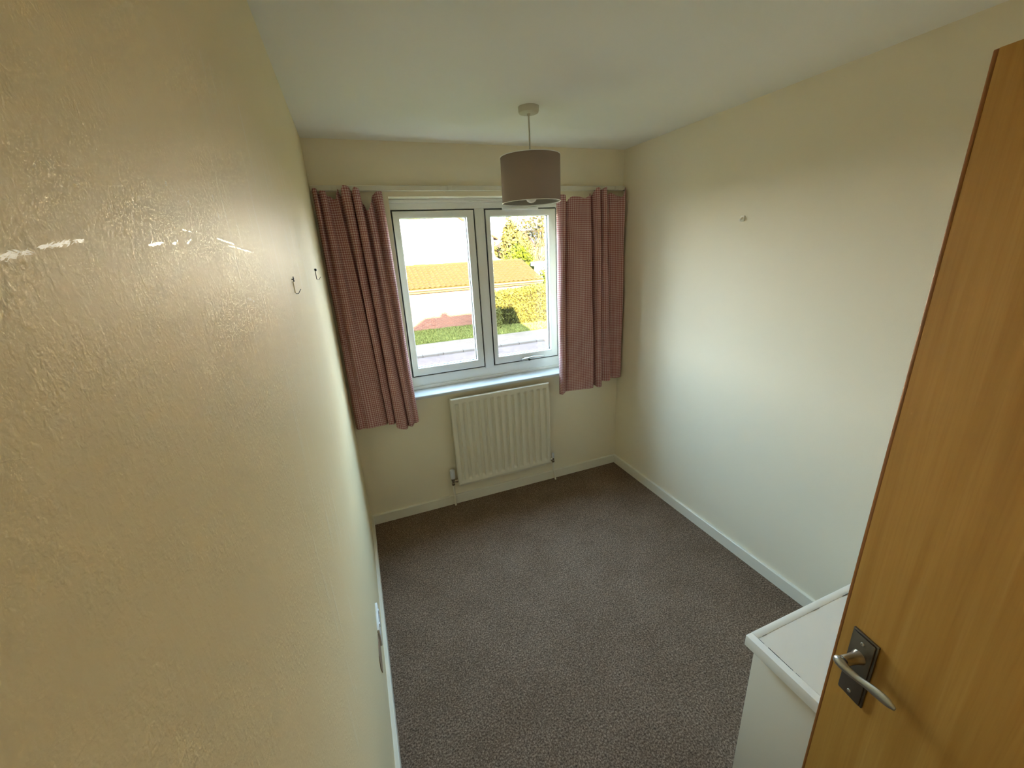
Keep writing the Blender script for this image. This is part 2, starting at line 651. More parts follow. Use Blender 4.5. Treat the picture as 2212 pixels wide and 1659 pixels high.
# skirting boards with a small chamfer
SKH, SKT = 0.070, 0.016
prof = [(0, 0), (0, SKH), (SKT - 0.003, SKH), (SKT, SKH - 0.003), (SKT, 0)]
bm = bmesh.new()
add_prism(bm, [(x, z) for x, z in prof], RD, 0.0, 'Y')
baseboard_left = struct('baseboard_left', bm, M_gloss, 'cream gloss skirting board below the scuffed wall')
bm = bmesh.new()
add_prism(bm, [(RW - x, z) for x, z in prof][::-1], -1.99, 0.0, 'Y')
baseboard_right = struct('baseboard_right', bm, M_gloss, 'cream gloss skirting board running to the boxed cupboard')
bm = bmesh.new()
add_prism(bm, [(-x, z) for x, z in prof], SKT, RW - SKT, 'X')
baseboard_back = struct('baseboard_back', bm, M_gloss, 'cream gloss skirting board below the radiator')

# bare patch where plaster broke away beside the socket
bm = bmesh.new()
add_prism(bm, [(-1.205, 0.268), (-1.225, 0.330), (-1.345, 0.352), (-1.370, 0.322), (-1.335, 0.255), (-1.24, 0.244)], -0.001, 0.0025, 'X')
pp = finish('plaster_patch', bm, M_plaster, wall_left)
tag(pp, 'bare brown plaster patch')

# pale scrapes in the paint: ragged flakes along short strokes (y0, z0, y1, z1, half width, broken-ness)
SCR = [(-2.40, 1.7600, -2.345, 1.7660, .0017, .15), (-2.338, 1.7680, -2.304, 1.7720, .0014, .1), (-2.226, 1.7715, -2.199, 1.7745, .0013, .15),
       (-2.182, 1.7740, -2.165, 1.7770, .0013, .5), (-2.150, 1.7750, -2.136, 1.7785, .0013, .4), (-2.150, 1.7860, -2.128, 1.7850, .0010, .3),
       (-2.055, 1.7830, -1.985, 1.7790, .0012, .25), (-2.012, 1.7770, -1.880, 1.7705, .0011, .45),
       (-2.160, 1.8200, -2.110, 1.8100, .0050, .80), (-2.030, 1.8400, -2.022, 1.8020, .0022, .6), (-1.985, 1.7150, -1.950, 1.7080, .0022, .5),
       (-2.075, 1.7450, -1.990, 1.7330, .0080, .92), (-2.282, 1.7600, -2.276, 1.7400, .0006, .3), (-1.93, 1.585, -1.85, 1.615, .0006, .3),
       (-1.62, 1.68, -1.612, 1.60, .0013, .5), (-1.36, 1.56, -1.350, 1.40, .0016, .5), (-1.78, 1.63, -1.77, 1.52, .0010, .5)]
_r = random.Random(77)
for (y0, z0, y1, z1, hw, gap) in SCR:
    if hw < 0.0009:
        continue
    A, B = Vector((0, y0, z0)), Vector((0, y1, z1))
    L = (B - A).length
    T = (B - A).normalized()
    bm = bmesh.new()
    n_fl = int(max(12, (1 - gap * 0.75) * 2.6 * L / 0.0011 * (hw / 0.0014) ** 0.6))
    for _ in range(n_fl):
        u = _r.random()
        env = 1.0 - 0.55 * abs(2 * u - 1) ** 3
        if math.sin(u * L * 420 + hw * 9000) + math.sin(u * L * 1130) < (gap * 3.0 - 2.0):
            continue
        ang = _r.gauss(0, 0.22 + 0.5 * gap * gap)
        t2 = Vector((0, T.y * math.cos(ang) - T.z * math.sin(ang), T.y * math.sin(ang) + T.z * math.cos(ang)))
        n2 = Vector((0, -t2.z, t2.y))
        c0 = A + T * (u * L) + Vector((0, -T.z, T.y)) * _r.gauss(0, hw * 0.42 * env)
        ln = _r.uniform(0.0008, 0.0040) * (1 - 0.45 * gap)
        hh = _r.uniform(0.00010, 0.00042)
        ring = [c0 - t2 * ln, c0 - t2 * ln * 0.3 + n2 * hh, c0 + t2 * ln * 0.5 + n2 * hh * 0.7, c0 + t2 * ln, c0 - n2 * hh]
        hx = _r.uniform(0.00004, 0.00009)
        bm.faces.new([bm.verts.new((hx, p.y, p.z)) for p in ring])
    sc = finish('paint_scrape', bm, M_scrape, wall_left)
    sc['kind'] = 'stuff'

# ------------------------------------------------------------------ window
FY = 0.12                                    # room-side face of the frame
win = empty('window_1', (0.965, FY, OZ0), 'white two-light casement window with black gaskets', None, None, 'structure')


def frame_ring(name, x0, x1, z0, z1, wl, wr, wb, wt, y0, y1, mat, parent, bevel=0.004):
    """four mitred bars as one moulded frame"""
    bm = bmesh.new()
    o = [(x0, z0), (x1, z0), (x1, z1), (x0, z1)]
    i = [(x0 + wl, z0 + wb), (x1 - wr, z0 + wb), (x1 - wr, z1 - wt), (x0 + wl, z1 - wt)]
    V = {}
    for nm, ring in (('o', o), ('i', i)):
        for k, (x, z) in enumerate(ring):
            for s, y in ((0, y0), (1, y1)):
                V[nm, k, s] = bm.verts.new((x, y, z))
    for k in range(4):
        j = (k + 1) % 4
        bm.faces.new((V['o', k, 0], V['o', j, 0], V['i', j, 0], V['i', k, 0]))
        bm.faces.new((V['o', k, 1], V['i', k, 1], V['i', j, 1], V['o', j, 1]))
        bm.faces.new((V['o', k, 0], V['o', k, 1], V['o', j, 1], V['o', j, 0]))
        bm.faces.new((V['i', k, 0], V['i', j, 0], V['i', j, 1], V['i', k, 1]))
    if bevel:
        es = [e for e in bm.edges if all(abs(v.co.y - y0) < 1e-6 for v in e.verts)
              and not any((e.verts[0] in (V['o', k, 0], V['i', k, 0]) and e.verts[1] in (V['o', k, 0], V['i', k, 0])) for k in range(4))]
        bmesh.ops.bevel(bm, geom=es, offset=bevel, segments=2, affect='EDGES', profile=0.5)
    return finish(name, bm, mat, parent, smooth=0.5)


frame_ring('window_frame', OX0, OX1, OZ0, OZ1, 0.016, 0.018, 0.086, 0.060, FY, 0.19, M_upvc, win)
frame_ring('frame_bead', OX0 + 0.001, OX1 - 0.001, OZ0, OZ1 - 0.001, 0.006, 0.006, 0.020, 0.020, FY - 0.012, FY + 0.01, M_upvc, win, 0.003)
box('mullion', (0.932, FY - 0.004, 0.952), (0.998, 0.19, 2.016), M_upvc, win, bevel=0.006, seg=2)
SZ0, SZ1 = 0.967, 2.009
for k, (a, b, g0, g1) in enumerate([(0.417, 0.928, 0.460, 0.877), (1.002, 1.513, 1.037, 1.455)]):
    sash = frame_ring('sash', a + 0.003, b - 0.003, SZ0 + 0.003, SZ1 - 0.003, g0 - a - 0.003, b - g1 - 0.003, 0.054, 0.042, FY - 0.008, 0.175, M_upvc, win, 0.007)
    frame_ring('gasket', a - 0.0015, b + 0.0015, SZ0 - 0.0015, SZ1 + 0.0015, 0.006, 0.006, 0.006, 0.006, FY - 0.002, FY + 0.03, M_gasket, sash, 0)
    frame_ring('glazing_gasket', g0 - 0.002, g1 + 0.002, 1.019, 1.969, 0.005, 0.005, 0.005, 0.005, FY + 0.014, FY + 0.032, M_gasket, sash, 0)
    box('pane', (g0 - 0.001, FY + 0.020, 1.02), (g1 + 0.001, FY + 0.026, 1.968), M_glass, sash)
tv = box('trickle_vent', (1.120, FY - 0.020, 2.000), (1.375, FY - 0.004, 2.017), M_upvc, win, bevel=0.003)
# lever handle of the opening light
hb = bmesh.new()
add_lathe(hb, [(0.0, 0.0), (0.0125, 0.0), (0.0125, 0.007), (0.010, 0.010), (0.0, 0.010)], (0, 0, 0), 20, 'Y')
for v in hb.verts:
    v.co = Vector((v.co.x * 1.9 + 1.245, FY - 0.008 - v.co.y, v.co.z * 0.85 + 0.983))
wh = finish('window_handle', hb, M_steel, win, smooth=0.8)
tube('handle_lever', [(1.205, FY - 0.030, 0.983), (1.225, FY - 0.034, 0.984), (1.255, FY - 0.036, 0.990), (1.285, FY - 0.040, 0.996), (1.32, FY - 0.040, 0.992), (1.385, FY - 0.036, 0.989)],
     [(0.007, 0.009), (0.007, 0.009), (0.006, 0.008), (0.005, 0.0075), (0.005, 0.007), (0.0035, 0.006)], M_steel, wh, n=10)
tube('spindle', [(1.245, FY - 0.012, 0.984), (1.245, FY - 0.036, 0.984)], 0.008, M_steel, wh)
lathe('key_lock', [(0.0, -0.002), (0.007, -0.002), (0.007, 0.006), (0.0, 0.006)], (1.257, FY - 0.048, 0.980), M_gasket, wh, n=14, axis='Y')
bm = bmesh.new()
add_prism(bm, [(FY + 0.005, OZ0), (FY + 0.005, OZ0 - 0.019), (-0.042, OZ0 - 0.019), (-0.042, OZ0 - 0.004), (-0.038, OZ0)], OX0 - 0.012, OX1 + 0.012, 'X')
sill = finish('window_sill', bm, M_sill, win)

# ------------------------------------------------------------------ curtain track
rail = empty('curtain_track', (0.99, -0.02, 2.11), 'long cream curtain track fixed across the wall above the window', 'curtain track')
bm = bmesh.new()
add_prism(bm, [(0.0, 2.126), (-0.026, 2.126), (-0.030, 2.122), (-0.030, 2.100), (-0.026, 2.098), (-0.026, 2.104), (-0.006, 2.104), (-0.006, 2.098), (0.0, 2.098)], 0.006, 1.968, 'X')
finish('track_body', bm, M_rail, rail)
for x in (0.12, 0.75, 1.38, 1.90):
    box('bracket', (x - 0.012, -0.0335, 2.0995), (x + 0.012, -0.0305, 2.1245), M_rail, rail, bevel=0.001)


# ------------------------------------------------------------------ curtains
def curtain(name, cols, ztop, zbot, label, hooks, loc, blend=1.0):
    """cols: (x_top, y_top, x_bottom, y_bottom) along the cloth; ztop(i)/zbot(i) per column parameter"""
    root = empty(name, loc, label, 'curtain', 'gingham bedroom curtains')
    C = catmull(cols, 8)
    NU = len(C)
    NV = 64
    s = [0.0]
    for a, b in zip(C, C[1:]):
        d1 = math.hypot(b[0] - a[0], b[1] - a[1])
        d2 = math.hypot(b[2] - a[2], b[3] - a[3])
        s.append(s[-1] + 0.5 * (d1 + d2))
    rnd = random.Random(len(name) * 13 + int(loc[0] * 100))
    ph = [rnd.uniform(0, 6.28) for _ in range(6)]

    def pos(i, t):
        c = C[i]
        u = i / 8.0
        zt = ztop(u)
        zb = zbot(u)
        e = t ** 0.85
        x = c[0] + (c[2] - c[0]) * e
        y = c[1] + (c[3] - c[1]) * e
        z = zt + (zb - zt) * t
        x += 0.0035 * math.sin(3.1 * t + ph[0] + u * 0.9) * (1 - abs(2 * t - 1))
        y += 0.004 * math.sin(5.0 * t + ph[1] + u * 1.7) * (1 - 0.5 * t) + 0.0025 * math.sin(13 * t + ph[2] + u * 2.3)
        return Vector((x, min(y, -0.006), z))
    for layer, off, mat in (('curtain_cloth', 0.0, M_gingham), ('lining', 0.004, M_lining)):
        bm = bmesh.new()
        uv = bm.loops.layers.uv.new('UV')
        G = []
        for j in range(NV + 1):
            t = j / NV
            row = []
            for i in range(NU):
                p = pos(i, t)
                q = pos(min(i + 1, NU - 1), t) - pos(max(i - 1, 0), t)
                nrm = Vector((-q.y, q.x, 0))
                nrm = nrm.normalized() if nrm.length > 1e-9 else Vector((0, 1, 0))
                if off:
                    p = p + nrm * off + Vector((0, 0, 0.012 * t - 0.006))
                row.append(bm.verts.new(p))
            G.append(row)
        for j in range(NV):
            for i in range(NU - 1):
                f = bm.faces.new((G[j][i], G[j + 1][i], G[j + 1][i + 1], G[j][i + 1]))
                for lp, (ii, jj) in zip(f.loops, ((i, j), (i, j + 1), (i + 1, j + 1), (i + 1, j))):
                    lp[uv].uv = (s[ii], (ztop(ii / 8.0) - pos(ii, jj / NV).z) + (2.11 - ztop(ii / 8.0)))
        finish(layer, bm, mat, root, smooth=4.0, recalc=False)
    # turned hem along the foot
    for (u, dx) in hooks:
        i = min(int(u * 8), NU - 1)
        p = pos(i, 0.0)
        tube('curtain_hook', [p + Vector((dx, 0.006, -0.035)), p + Vector((dx, 0.008, -0.010)), (p.x + dx, -0.032, 2.096), (p.x + dx + 0.006, -0.028, 2.100)], 0.0016, M_black, root, n=6)
    return root


def zfun(pts):
    def f(u):
        if u <= pts[0][0]:
            return pts[0][1]
        for (a, za), (b, zb) in zip(pts, pts[1:]):
            if u <= b:
                k = (u - a) / (b - a)
                k = k * k * (3 - 2 * k)
                return za + (zb - za) * k
        return pts[-1][1]
    return f


L_cols = [(0.012, -0.030, 0.012, -0.040), (0.018, -0.066, 0.016, -0.074), (0.034, -0.070, 0.030, -0.086), (0.040, -0.040, 0.060, -0.078), (0.050, -0.072, 0.085, -0.088),
          (0.074, -0.078, 0.125, -0.084), (0.082, -0.040, 0.158, -0.080), (0.112, -0.056, 0.182, -0.078), (0.130, -0.084, 0.204, -0.062), (0.138, -0.040, 0.216, -0.022),
          (0.150, -0.060, 0.214, -0.040), (0.158, -0.104, 0.206, -0.094), (0.182, -0.106, 0.224, -0.102), (0.200, -0.070, 0.242, -0.090), (0.204, -0.036, 0.256, -0.040),
          (0.206, -0.090, 0.250, -0.080), (0.224, -0.108, 0.258, -0.112), (0.244, -0.090, 0.284, -0.126), (0.252, -0.036, 0.312, -0.116), (0.266, -0.060, 0.328, -0.066),
          (0.270, -0.096, 0.326, -0.092), (0.296, -0.088, 0.346, -0.112), (0.312, -0.036, 0.364, -0.086), (0.330, -0.074, 0.376, -0.098), (0.352, -0.066, 0.394, -0.082), (0.364, -0.036, 0.397, -0.050)]
L_top = zfun([(0, 2.100), (1, 2.108), (2.0, 2.104), (3.0, 2.080), (4.0, 2.096), (5.0, 2.092), (6.2, 2.072), (7.2, 2.052), (8.2, 2.086), (9.0, 2.106), (10, 2.070), (10.8, 2.098), (11.4, 2.116), (12.4, 2.112),
              (13.2, 2.096), (14, 2.060), (15, 2.086), (15.8, 2.108), (16.8, 2.100), (17.6, 2.060), (18.4, 2.030), (19.2, 1.996), (20.2, 1.994), (21.2, 2.040), (22.0, 2.075), (23, 2.088), (25, 2.092)])
L_bot = zfun([(0, 0.750), (4, 0.742), (8, 0.742), (10, 0.752), (11.5, 0.744), (14, 0.742), (16, 0.716), (18, 0.704), (20, 0.712), (25, 0.730)])
curtain('curtain', L_cols, L_top, L_bot, 'pink gingham curtain bunched beside the scuffed wall', [(8.8, 0), (12, 0), (16, 0)], (0.2, -0.06, 0.74))

R_cols = [(1.444, -0.030, 1.440, -0.040), (1.440, -0.060, 1.438, -0.066), (1.458, -0.082, 1.448, -0.086), (1.484, -0.084, 1.466, -0.082), (1.492, -0.044, 1.478, -0.060), (1.512, -0.066, 1.505, -0.082),
          (1.570, -0.078, 1.570, -0.096), (1.625, -0.072, 1.640, -0.094), (1.668, -0.082, 1.702, -0.090), (1.684, -0.050, 1.716, -0.040), (1.688, -0.024, 1.722, -0.022),
          (1.690, -0.076, 1.724, -0.074), (1.700, -0.104, 1.732, -0.104), (1.722, -0.106, 1.760, -0.108), (1.738, -0.070, 1.776, -0.088), (1.742, -0.036, 1.784, -0.044), (1.746, -0.098, 1.792, -0.060), (1.768, -0.108, 1.826, -0.078),
          (1.790, -0.070, 1.852, -0.084), (1.796, -0.034, 1.868, -0.050), (1.822, -0.058, 1.884, -0.050), (1.866, -0.070, 1.912, -0.068), (1.914, -0.066, 1.940, -0.074), (1.944, -0.074, 1.956, -0.070), (1.964, -0.034, 1.964, -0.042)]
R_top = zfun([(0, 2.062), (1.5, 2.070), (2.6, 2.066), (3.6, 2.034), (4.6, 2.030), (5.6, 2.060), (7, 2.048), (8.4, 2.074), (9.4, 2.078), (10.4, 2.060), (11.4, 2.088), (12.2, 2.106), (13.4, 2.102), (14.4, 2.060), (15.2, 2.064), (16, 2.098),
              (17, 2.110), (18, 2.092), (19.2, 2.044), (20.2, 2.078), (21.2, 2.060), (22.2, 2.052), (23, 2.096), (23.6, 2.114), (24, 2.110)])
R_bot = zfun([(0, 0.716), (1.5, 0.722), (3, 0.732), (6, 0.742), (8, 0.736), (10, 0.748), (12.5, 0.738), (14, 0.742), (15, 0.772), (17, 0.764), (19, 0.776), (21, 0.772), (24, 0.780)])
curtain('curtain', R_cols, R_top, R_bot, 'pink gingham curtain hanging straight in the corner by the plain wall', [(13, 0), (17, 0), (23.4, 0)], (1.7, -0.06, 0.73))

# ------------------------------------------------------------------ radiator
rad = empty('radiator', (0.973, -0.05, 0.185), 'cream ribbed panel radiator under the window', 'radiator')
RX0, RX1, RZ0, RZ1, RY = 0.616, 1.345, 0.173, 0.827, -0.068
bm = bmesh.new()
NG = 14
pitch = (RX1 - RX0 - 0.030) / NG
xs = [RX0, RX0 + 0.004, RX0 + 0.012]
for g in range(NG):
    x0 = RX0 + 0.015 + g * pitch
    xs += [x0 + pitch * k for k in (0.10, 0.22, 0.26, 0.30, 0.36, 0.50, 0.64, 0.70, 0.74, 0.78, 0.92)]
xs += [RX1 - 0.012, RX1 - 0.004, RX1]
zs = [RZ0, RZ0 + 0.004, RZ0 + 0.012, RZ0 + 0.026, RZ0 + 0.034, RZ0 + 0.040, RZ0 + 0.046, RZ0 + 0.052, RZ0 + 0.062] + \
     [RZ0 + 0.062 + (RZ1 - RZ0 - 0.124) * k / 10 for k in range(1, 10)] + \
     [RZ1 - 0.062, RZ1 - 0.054, RZ1 - 0.048, RZ1 - 0.042, RZ1 - 0.036, RZ1 - 0.028, RZ1 - 0.012, RZ1 - 0.004, RZ1]


def rad_y(x, z):
    d = 0.0
    k = (x - RX0 - 0.015) / pitch
    fr = k - math.floor(k)
    if 0 <= k < NG:
        q = max(0.0, 1 - (abs(fr - 0.5) / 0.27) ** 5)
        e = min(1.0, max(0.0, (z - RZ0 - 0.030) / 0.020)) * min(1.0, max(0.0, (RZ1 - 0.034 - z) / 0.014))
        d = 0.0150 * q * e * e * (3 - 2 * e)
    ed = min(x - RX0, RX1 - x, z - RZ0, RZ1 - z)
    d += 0.004 * (1 - min(1.0, ed / 0.006)) ** 2
    return RY + d


G = [[bm.verts.new((x, rad_y(x, z), z)) for x in xs] for z in zs]
for j in range(len(zs) - 1):
    for i in range(len(xs) - 1):
        bm.faces.new((G[j][i], G[j][i + 1], G[j + 1][i + 1], G[j + 1][i]))
# rolled rim and back skin
rim = [v for v in G[0]] + [G[j][-1] for j in range(1, len(zs))] + [v for v in G[-1][-2::-1]] + [G[j][0] for j in range(len(zs) - 2, 0, -1)]
back = [bm.verts.new((v.co.x, RY + 0.030, v.co.z)) for v in rim]
for k in range(len(rim)):
    j = (k + 1) % len(rim)
    bm.faces.new((rim[k], back[k], back[j], rim[j]))
bm.faces.new(back[::-1])
finish('panel', bm, M_rad, rad, smooth=0.9)
box('bottom_seam', (RX0 + 0.01, RY + 0.008, RZ0 - 0.012), (RX1 - 0.01, RY + 0.020, RZ0 + 0.002), M_rad, rad, bevel=0.004)
for x in (0.75, 1.20):
    box('mounting_bracket', (x - 0.02, RY + 0.03, 0.26), (x + 0.02, 0.0, 0.30), M_rad, rad)
    box('mounting_bracket', (x - 0.02, RY + 0.03, 0.72), (x + 0.02, 0.0, 0.76), M_rad, rad)
VY = -0.048
# thermostatic valve
lv = lathe('thermostatic_head', [(0.0, 0.232), (0.0150, 0.232), (0.0175, 0.238), (0.0175, 0.290), (0.0155, 0.298), (0.0, 0.300)], (0.580, VY, 0.0), M_greyplastic, rad, n=24)
bm = bmesh.new()
add_lathe(bm, [(0.0, 0.180), (0.0125, 0.180), (0.0125, 0.196), (0.0105, 0.198), (0.0105, 0.214), (0.0145, 0.216), (0.0145, 0.231), (0.0, 0.231)], (0.580, VY, 0), 16)
add_lathe(bm, [(0.0, 0.0), (0.0085, 0.0), (0.0085, 0.012), (0.0125, 0.013), (0.0125, 0.030), (0.0, 0.032)], (0.588, VY, 0.206), 12, 'X')
finish('valve_body', bm, M_chrome, rad, smooth=0.6)
tube('pipe', [(0.580, VY, 0.182), (0.581, VY + 0.002, 0.12), (0.583, VY + 0.010, 0.06), (0.584, VY + 0.016, 0.0)], 0.0075, M_rad, rad, n=12)
# lockshield valve
lathe('lockshield_cap', [(0.0, 0.205), (0.0105, 0.205), (0.0115, 0.210), (0.0095, 0.243), (0.0, 0.245)], (1.372, VY, 0.0), M_greyplastic, rad, n=20)
bm = bmesh.new()
add_lathe(bm, [(0.0, 0.168), (0.0125, 0.168), (0.0125, 0.184), (0.0100, 0.186), (0.0100, 0.205), (0.0, 0.205)], (1.372, VY, 0), 16)
add_lathe(bm, [(0.0, 0.0), (0.0085, 0.0), (0.0085, 0.010), (0.0120, 0.011), (0.0120, 0.026), (0.0, 0.028)], (1.338, VY, 0.194), 12, 'X')
finish('valve_body', bm, M_chrome, rad, smooth=0.6)
tube('pipe', [(1.372, VY, 0.170), (1.374, VY + 0.001, 0.12), (1.388, VY + 0.008, 0.05), (1.396, VY + 0.010, 0.0)], 0.0070, M_rad, rad, n=12)

# ------------------------------------------------------------------ pendant lamp
PX, PY = 0.980, -0.672
lamp = empty('pendant_lamp', (PX, PY, RH), 'unlit taupe drum shade pendant hanging from the ceiling', 'lamp')
lathe('ceiling_rose', [(0.0, RH - 0.027), (0.034, RH - 0.027), (0.043, RH - 0.024), (0.0455, RH - 0.017), (0.0465, RH), (0.0, RH)], (PX, PY, 0), M_rose, lamp, n=40)
lathe('cord_grip', [(0.0, RH - 0.034), (0.006, RH - 0.034), (0.008, RH - 0.026), (0.0, RH - 0.026)], (PX, PY, 0), M_rose, lamp, n=16)
tube('flex', [(PX, PY, RH - 0.03), (PX + 0.001, PY, 2.25), (PX, PY, 2.15), (PX, PY, 2.10)], 0.0034, M_rose, lamp, n=10)
SR, ST, SB = 0.137, 2.155, 1.960
sh = lathe('lamp_shade', [(SR - 0.001, SB), (SR, SB), (SR, ST), (SR - 0.001, ST)], (PX, PY, 0), M_shade, lamp, n=96, close=False, smooth=4)
lathe('shade_lining', [(SR - 0.0012, SB), (SR - 0.0012, ST)], (PX, PY, 0), M_shadein, lamp, n=96, close=False, smooth=4)
for z in (SB + 0.001, ST - 0.001):
    bm = bmesh.new()
    pts = [(PX + (SR - 0.0004) * math.cos(2 * math.pi * k / 96), PY + (SR - 0.0004) * math.sin(2 * math.pi * k / 96), z) for k in range(97)]
    add_tube(bm, pts, 0.0019, 6, cap=False)
    finish('shade_rim', bm, M_rim, lamp, smooth=4)
bm = bmesh.new()
add_tube(bm, [(PX + 0.021 * math.cos(2 * math.pi * k / 24), PY + 0.021 * math.sin(2 * math.pi * k / 24), 2.105) for k in range(25)], 0.0016, 6, cap=False)
for k in range(3):
    a = 0.4 + k * 2.0944
    add_tube(bm, [(PX + 0.021 * math.cos(a), PY + 0.021 * math.sin(a), 2.105), (PX + 0.09 * math.cos(a), PY + 0.09 * math.sin(a), 2.118),
                  (PX + (SR - 0.003) * math.cos(a), PY + (SR - 0.003) * math.sin(a), ST - 0.004)], 0.0016, 6)
finish('spider_ring', bm, M_whiteplastic, lamp, smooth=4)
lathe('lamp_holder', [(0.0, 2.045), (0.017, 2.045), (0.019, 2.052), (0.019, 2.085), (0.0225, 2.086), (0.0225, 2.098), (0.014, 2.112), (0.006, 2.125), (0.0, 2.125)], (PX, PY, 0), M_whiteplastic, lamp, n=24)
lathe('bulb', [(0.0, 1.958), (0.010, 1.960), (0.020, 1.966), (0.027, 1.978), (0.029, 1.990), (0.026, 2.008), (0.018, 2.026), (0.0135, 2.040), (0.0130, 2.050), (0.0, 2.050)], (PX, PY, 0), M_bulb, lamp, n=28, smooth=4)

# ------------------------------------------------------------------ boxed cupboard over the stairs
BX, BY, BZ = 1.045, -1.972, 0.640
bx = empty('boxed_cupboard', (1.5, -2.45, 0), 'low white painted boxed-in cupboard between the wooden door and the wall', 'cupboard')
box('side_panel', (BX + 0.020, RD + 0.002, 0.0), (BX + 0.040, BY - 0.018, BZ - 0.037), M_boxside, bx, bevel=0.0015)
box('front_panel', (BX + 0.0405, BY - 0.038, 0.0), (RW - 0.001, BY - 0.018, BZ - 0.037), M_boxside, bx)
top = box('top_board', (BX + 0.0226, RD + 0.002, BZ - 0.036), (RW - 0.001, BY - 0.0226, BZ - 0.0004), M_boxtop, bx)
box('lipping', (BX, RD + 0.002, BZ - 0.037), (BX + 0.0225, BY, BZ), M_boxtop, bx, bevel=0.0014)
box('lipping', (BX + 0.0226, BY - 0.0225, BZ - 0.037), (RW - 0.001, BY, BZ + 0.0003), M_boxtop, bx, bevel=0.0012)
for (a, b, wd) in ((-2.013, -1.997, 0.0009), (-2.060, -2.026, 0.0016), (-2.098, -2.058, 0.0011), (-2.118, -2.106, 0.0007)):
    box('open_joint', (BX + 0.0222, a, BZ - 0.006), (BX + 0.0222 + wd, b, BZ + 0.0004), M_crack, bx)
for (a, b, wd) in ((1.085, 1.10, 0.0006), (1.30, 1.33, 0.0005), (1.44, 1.50, 0.0016)):
    box('open_joint', (a, BY - 0.0222 - wd, BZ - 0.006), (b, BY - 0.0222, BZ + 0.0005), M_crack, bx)

# ------------------------------------------------------------------ door, standing open
TH = math.radians(11.0)
DW, DT = 0.762, 0.035
dv = Vector((math.sin(TH), math.cos(TH), 0))
hinge = Vector((1.003, -2.198, 0)) - dv * DW
door = empty('door_1', hinge, 'open flush wooden door with metal lever handle', None, None, 'structure')
door.rotation_euler = (0, 0, math.atan2(dv.y, dv.x))
LOCAL.add(door.name)
box('door_leaf', (0.0, -DT, 0.008), (DW - 0.007, 0.0, 1.985), M_wood, door)
box('edge_lipping', (DW - 0.007, -DT, 0.008), (DW, 0.0, 1.985), M_lip, door, bevel=0.0015)
hd = box('handle_plate', (DW - 0.082, 0.0, 0.798), (DW - 0.030, 0.0045, 0.969), M_plate, door, bevel=0.0012)
LOCAL.add(hd.name)
box('plate_face', (DW - 0.0785, 0.0045, 0.8015), (DW - 0.0335, 0.0085, 0.9655), M_plate, hd, bevel=0.0016)
ux = DW - 0.056
for z in (0.950, 0.816):
    lathe('screw', [(0.0, 0.0085), (0.0042, 0.0085), (0.0036, 0.0100), (0.0012, 0.0102), (0.0012, 0.0092), (0.0, 0.0092)], (ux, 0, z), M_steel, hd, n=14, axis='Y')
lathe('lever_neck', [(0.0, 0.006), (0.0150, 0.006), (0.0135, 0.012), (0.0115, 0.018), (0.0105, 0.030), (0.0105, 0.046), (0.0, 0.046)], (ux, 0, 0.914), M_steel, hd, n=24, axis='Y')
LP = [(DW - 0.046, 0.050, 0.914), (DW - 0.050, 0.053, 0.914), (DW - 0.060, 0.054, 0.9135), (DW - 0.075, 0.053, 0.912), (DW - 0.092, 0.051, 0.913), (DW - 0.110, 0.050, 0.917), (DW - 0.130, 0.0495, 0.921), (DW - 0.146, 0.049, 0.923), (DW - 0.157, 0.0485, 0.922)]
LR = [(0.004, 0.005), (0.0085, 0.0095), (0.0085, 0.0115), (0.0060, 0.0100), (0.0050, 0.0085), (0.0045, 0.0095), (0.0045, 0.0115), (0.0040, 0.0105), (0.0015, 0.0040)]
P2 = catmull([tuple(a) + tuple(b) for a, b in zip(LP, LR)], 5)
bm = bmesh.new()
pts = [Vector(p[:3]) for p in P2]
rings = []
for i, p in enumerate(pts):
    t = (pts[min(i + 1, len(pts) - 1)] - pts[max(i - 1, 0)]).normalized()
    upv = Vector((0, 0, 1))
    upv = (upv - t * upv.dot(t)).normalized()
    sd = t.cross(upv)
    rb, ra = P2[i][3], P2[i][4]
    rings.append([bm.verts.new(p + upv * (ra * math.cos(2 * math.pi * k / 20)) + sd * (rb * math.sin(2 * math.pi * k / 20))) for k in range(20)])
for a, b in zip(rings, rings[1:]):
    for i in range(20):
        bm.faces.new((a[i], a[(i + 1) % 20], b[(i + 1) % 20], b[i]))
bm.faces.new(rings[0])
bm.faces.new(rings[-1])
finish('lever', bm, M_steel, hd, smooth=4)
for z in (0.20, 1.0, 1.78):
    lathe('hinge', [(0.0, -0.05), (0.006, -0.05), (0.006, 0.05), (0.0, 0.05)], (-0.004, -DT - 0.004, z), M_steel, door, n=12)

# ------------------------------------------------------------------ landing lamp, behind the doorway
LLX, LLY, LLZ = 1.52, -3.92, 2.06
ll = empty('landing_lamp', (LLX, LLY, RH), 'white glass globe ceiling lamp lit on the landing behind the doorway', 'lamp')
lathe('lamp_base', [(0.0, RH - 0.03), (0.055, RH - 0.03), (0.06, RH), (0.0, RH)], (LLX, LLY, 0), M_whiteplastic, ll, n=24)
lathe('lamp_stem', [(0.008, LLZ + 0.10), (0.008, RH - 0.03)], (LLX, LLY, 0), M_whiteplastic, ll, n=12)
gm = NT('lit_opal_glass')
gm.set(color=(0.9, 0.88, 0.84, 1), rough=0.4, **{'Emission Color': (1.0, 0.90, 0.74, 1), 'Emission Strength': 0.9})
lathe('globe', [(0.0, LLZ - 0.11)] + [(0.11 * math.sin(math.pi * k / 14), LLZ - 0.11 * math.cos(math.pi * k / 14)) for k in range(1, 14)] + [(0.0, LLZ + 0.11)], (LLX, LLY, 0), gm.m, ll, n=28, smooth=4)

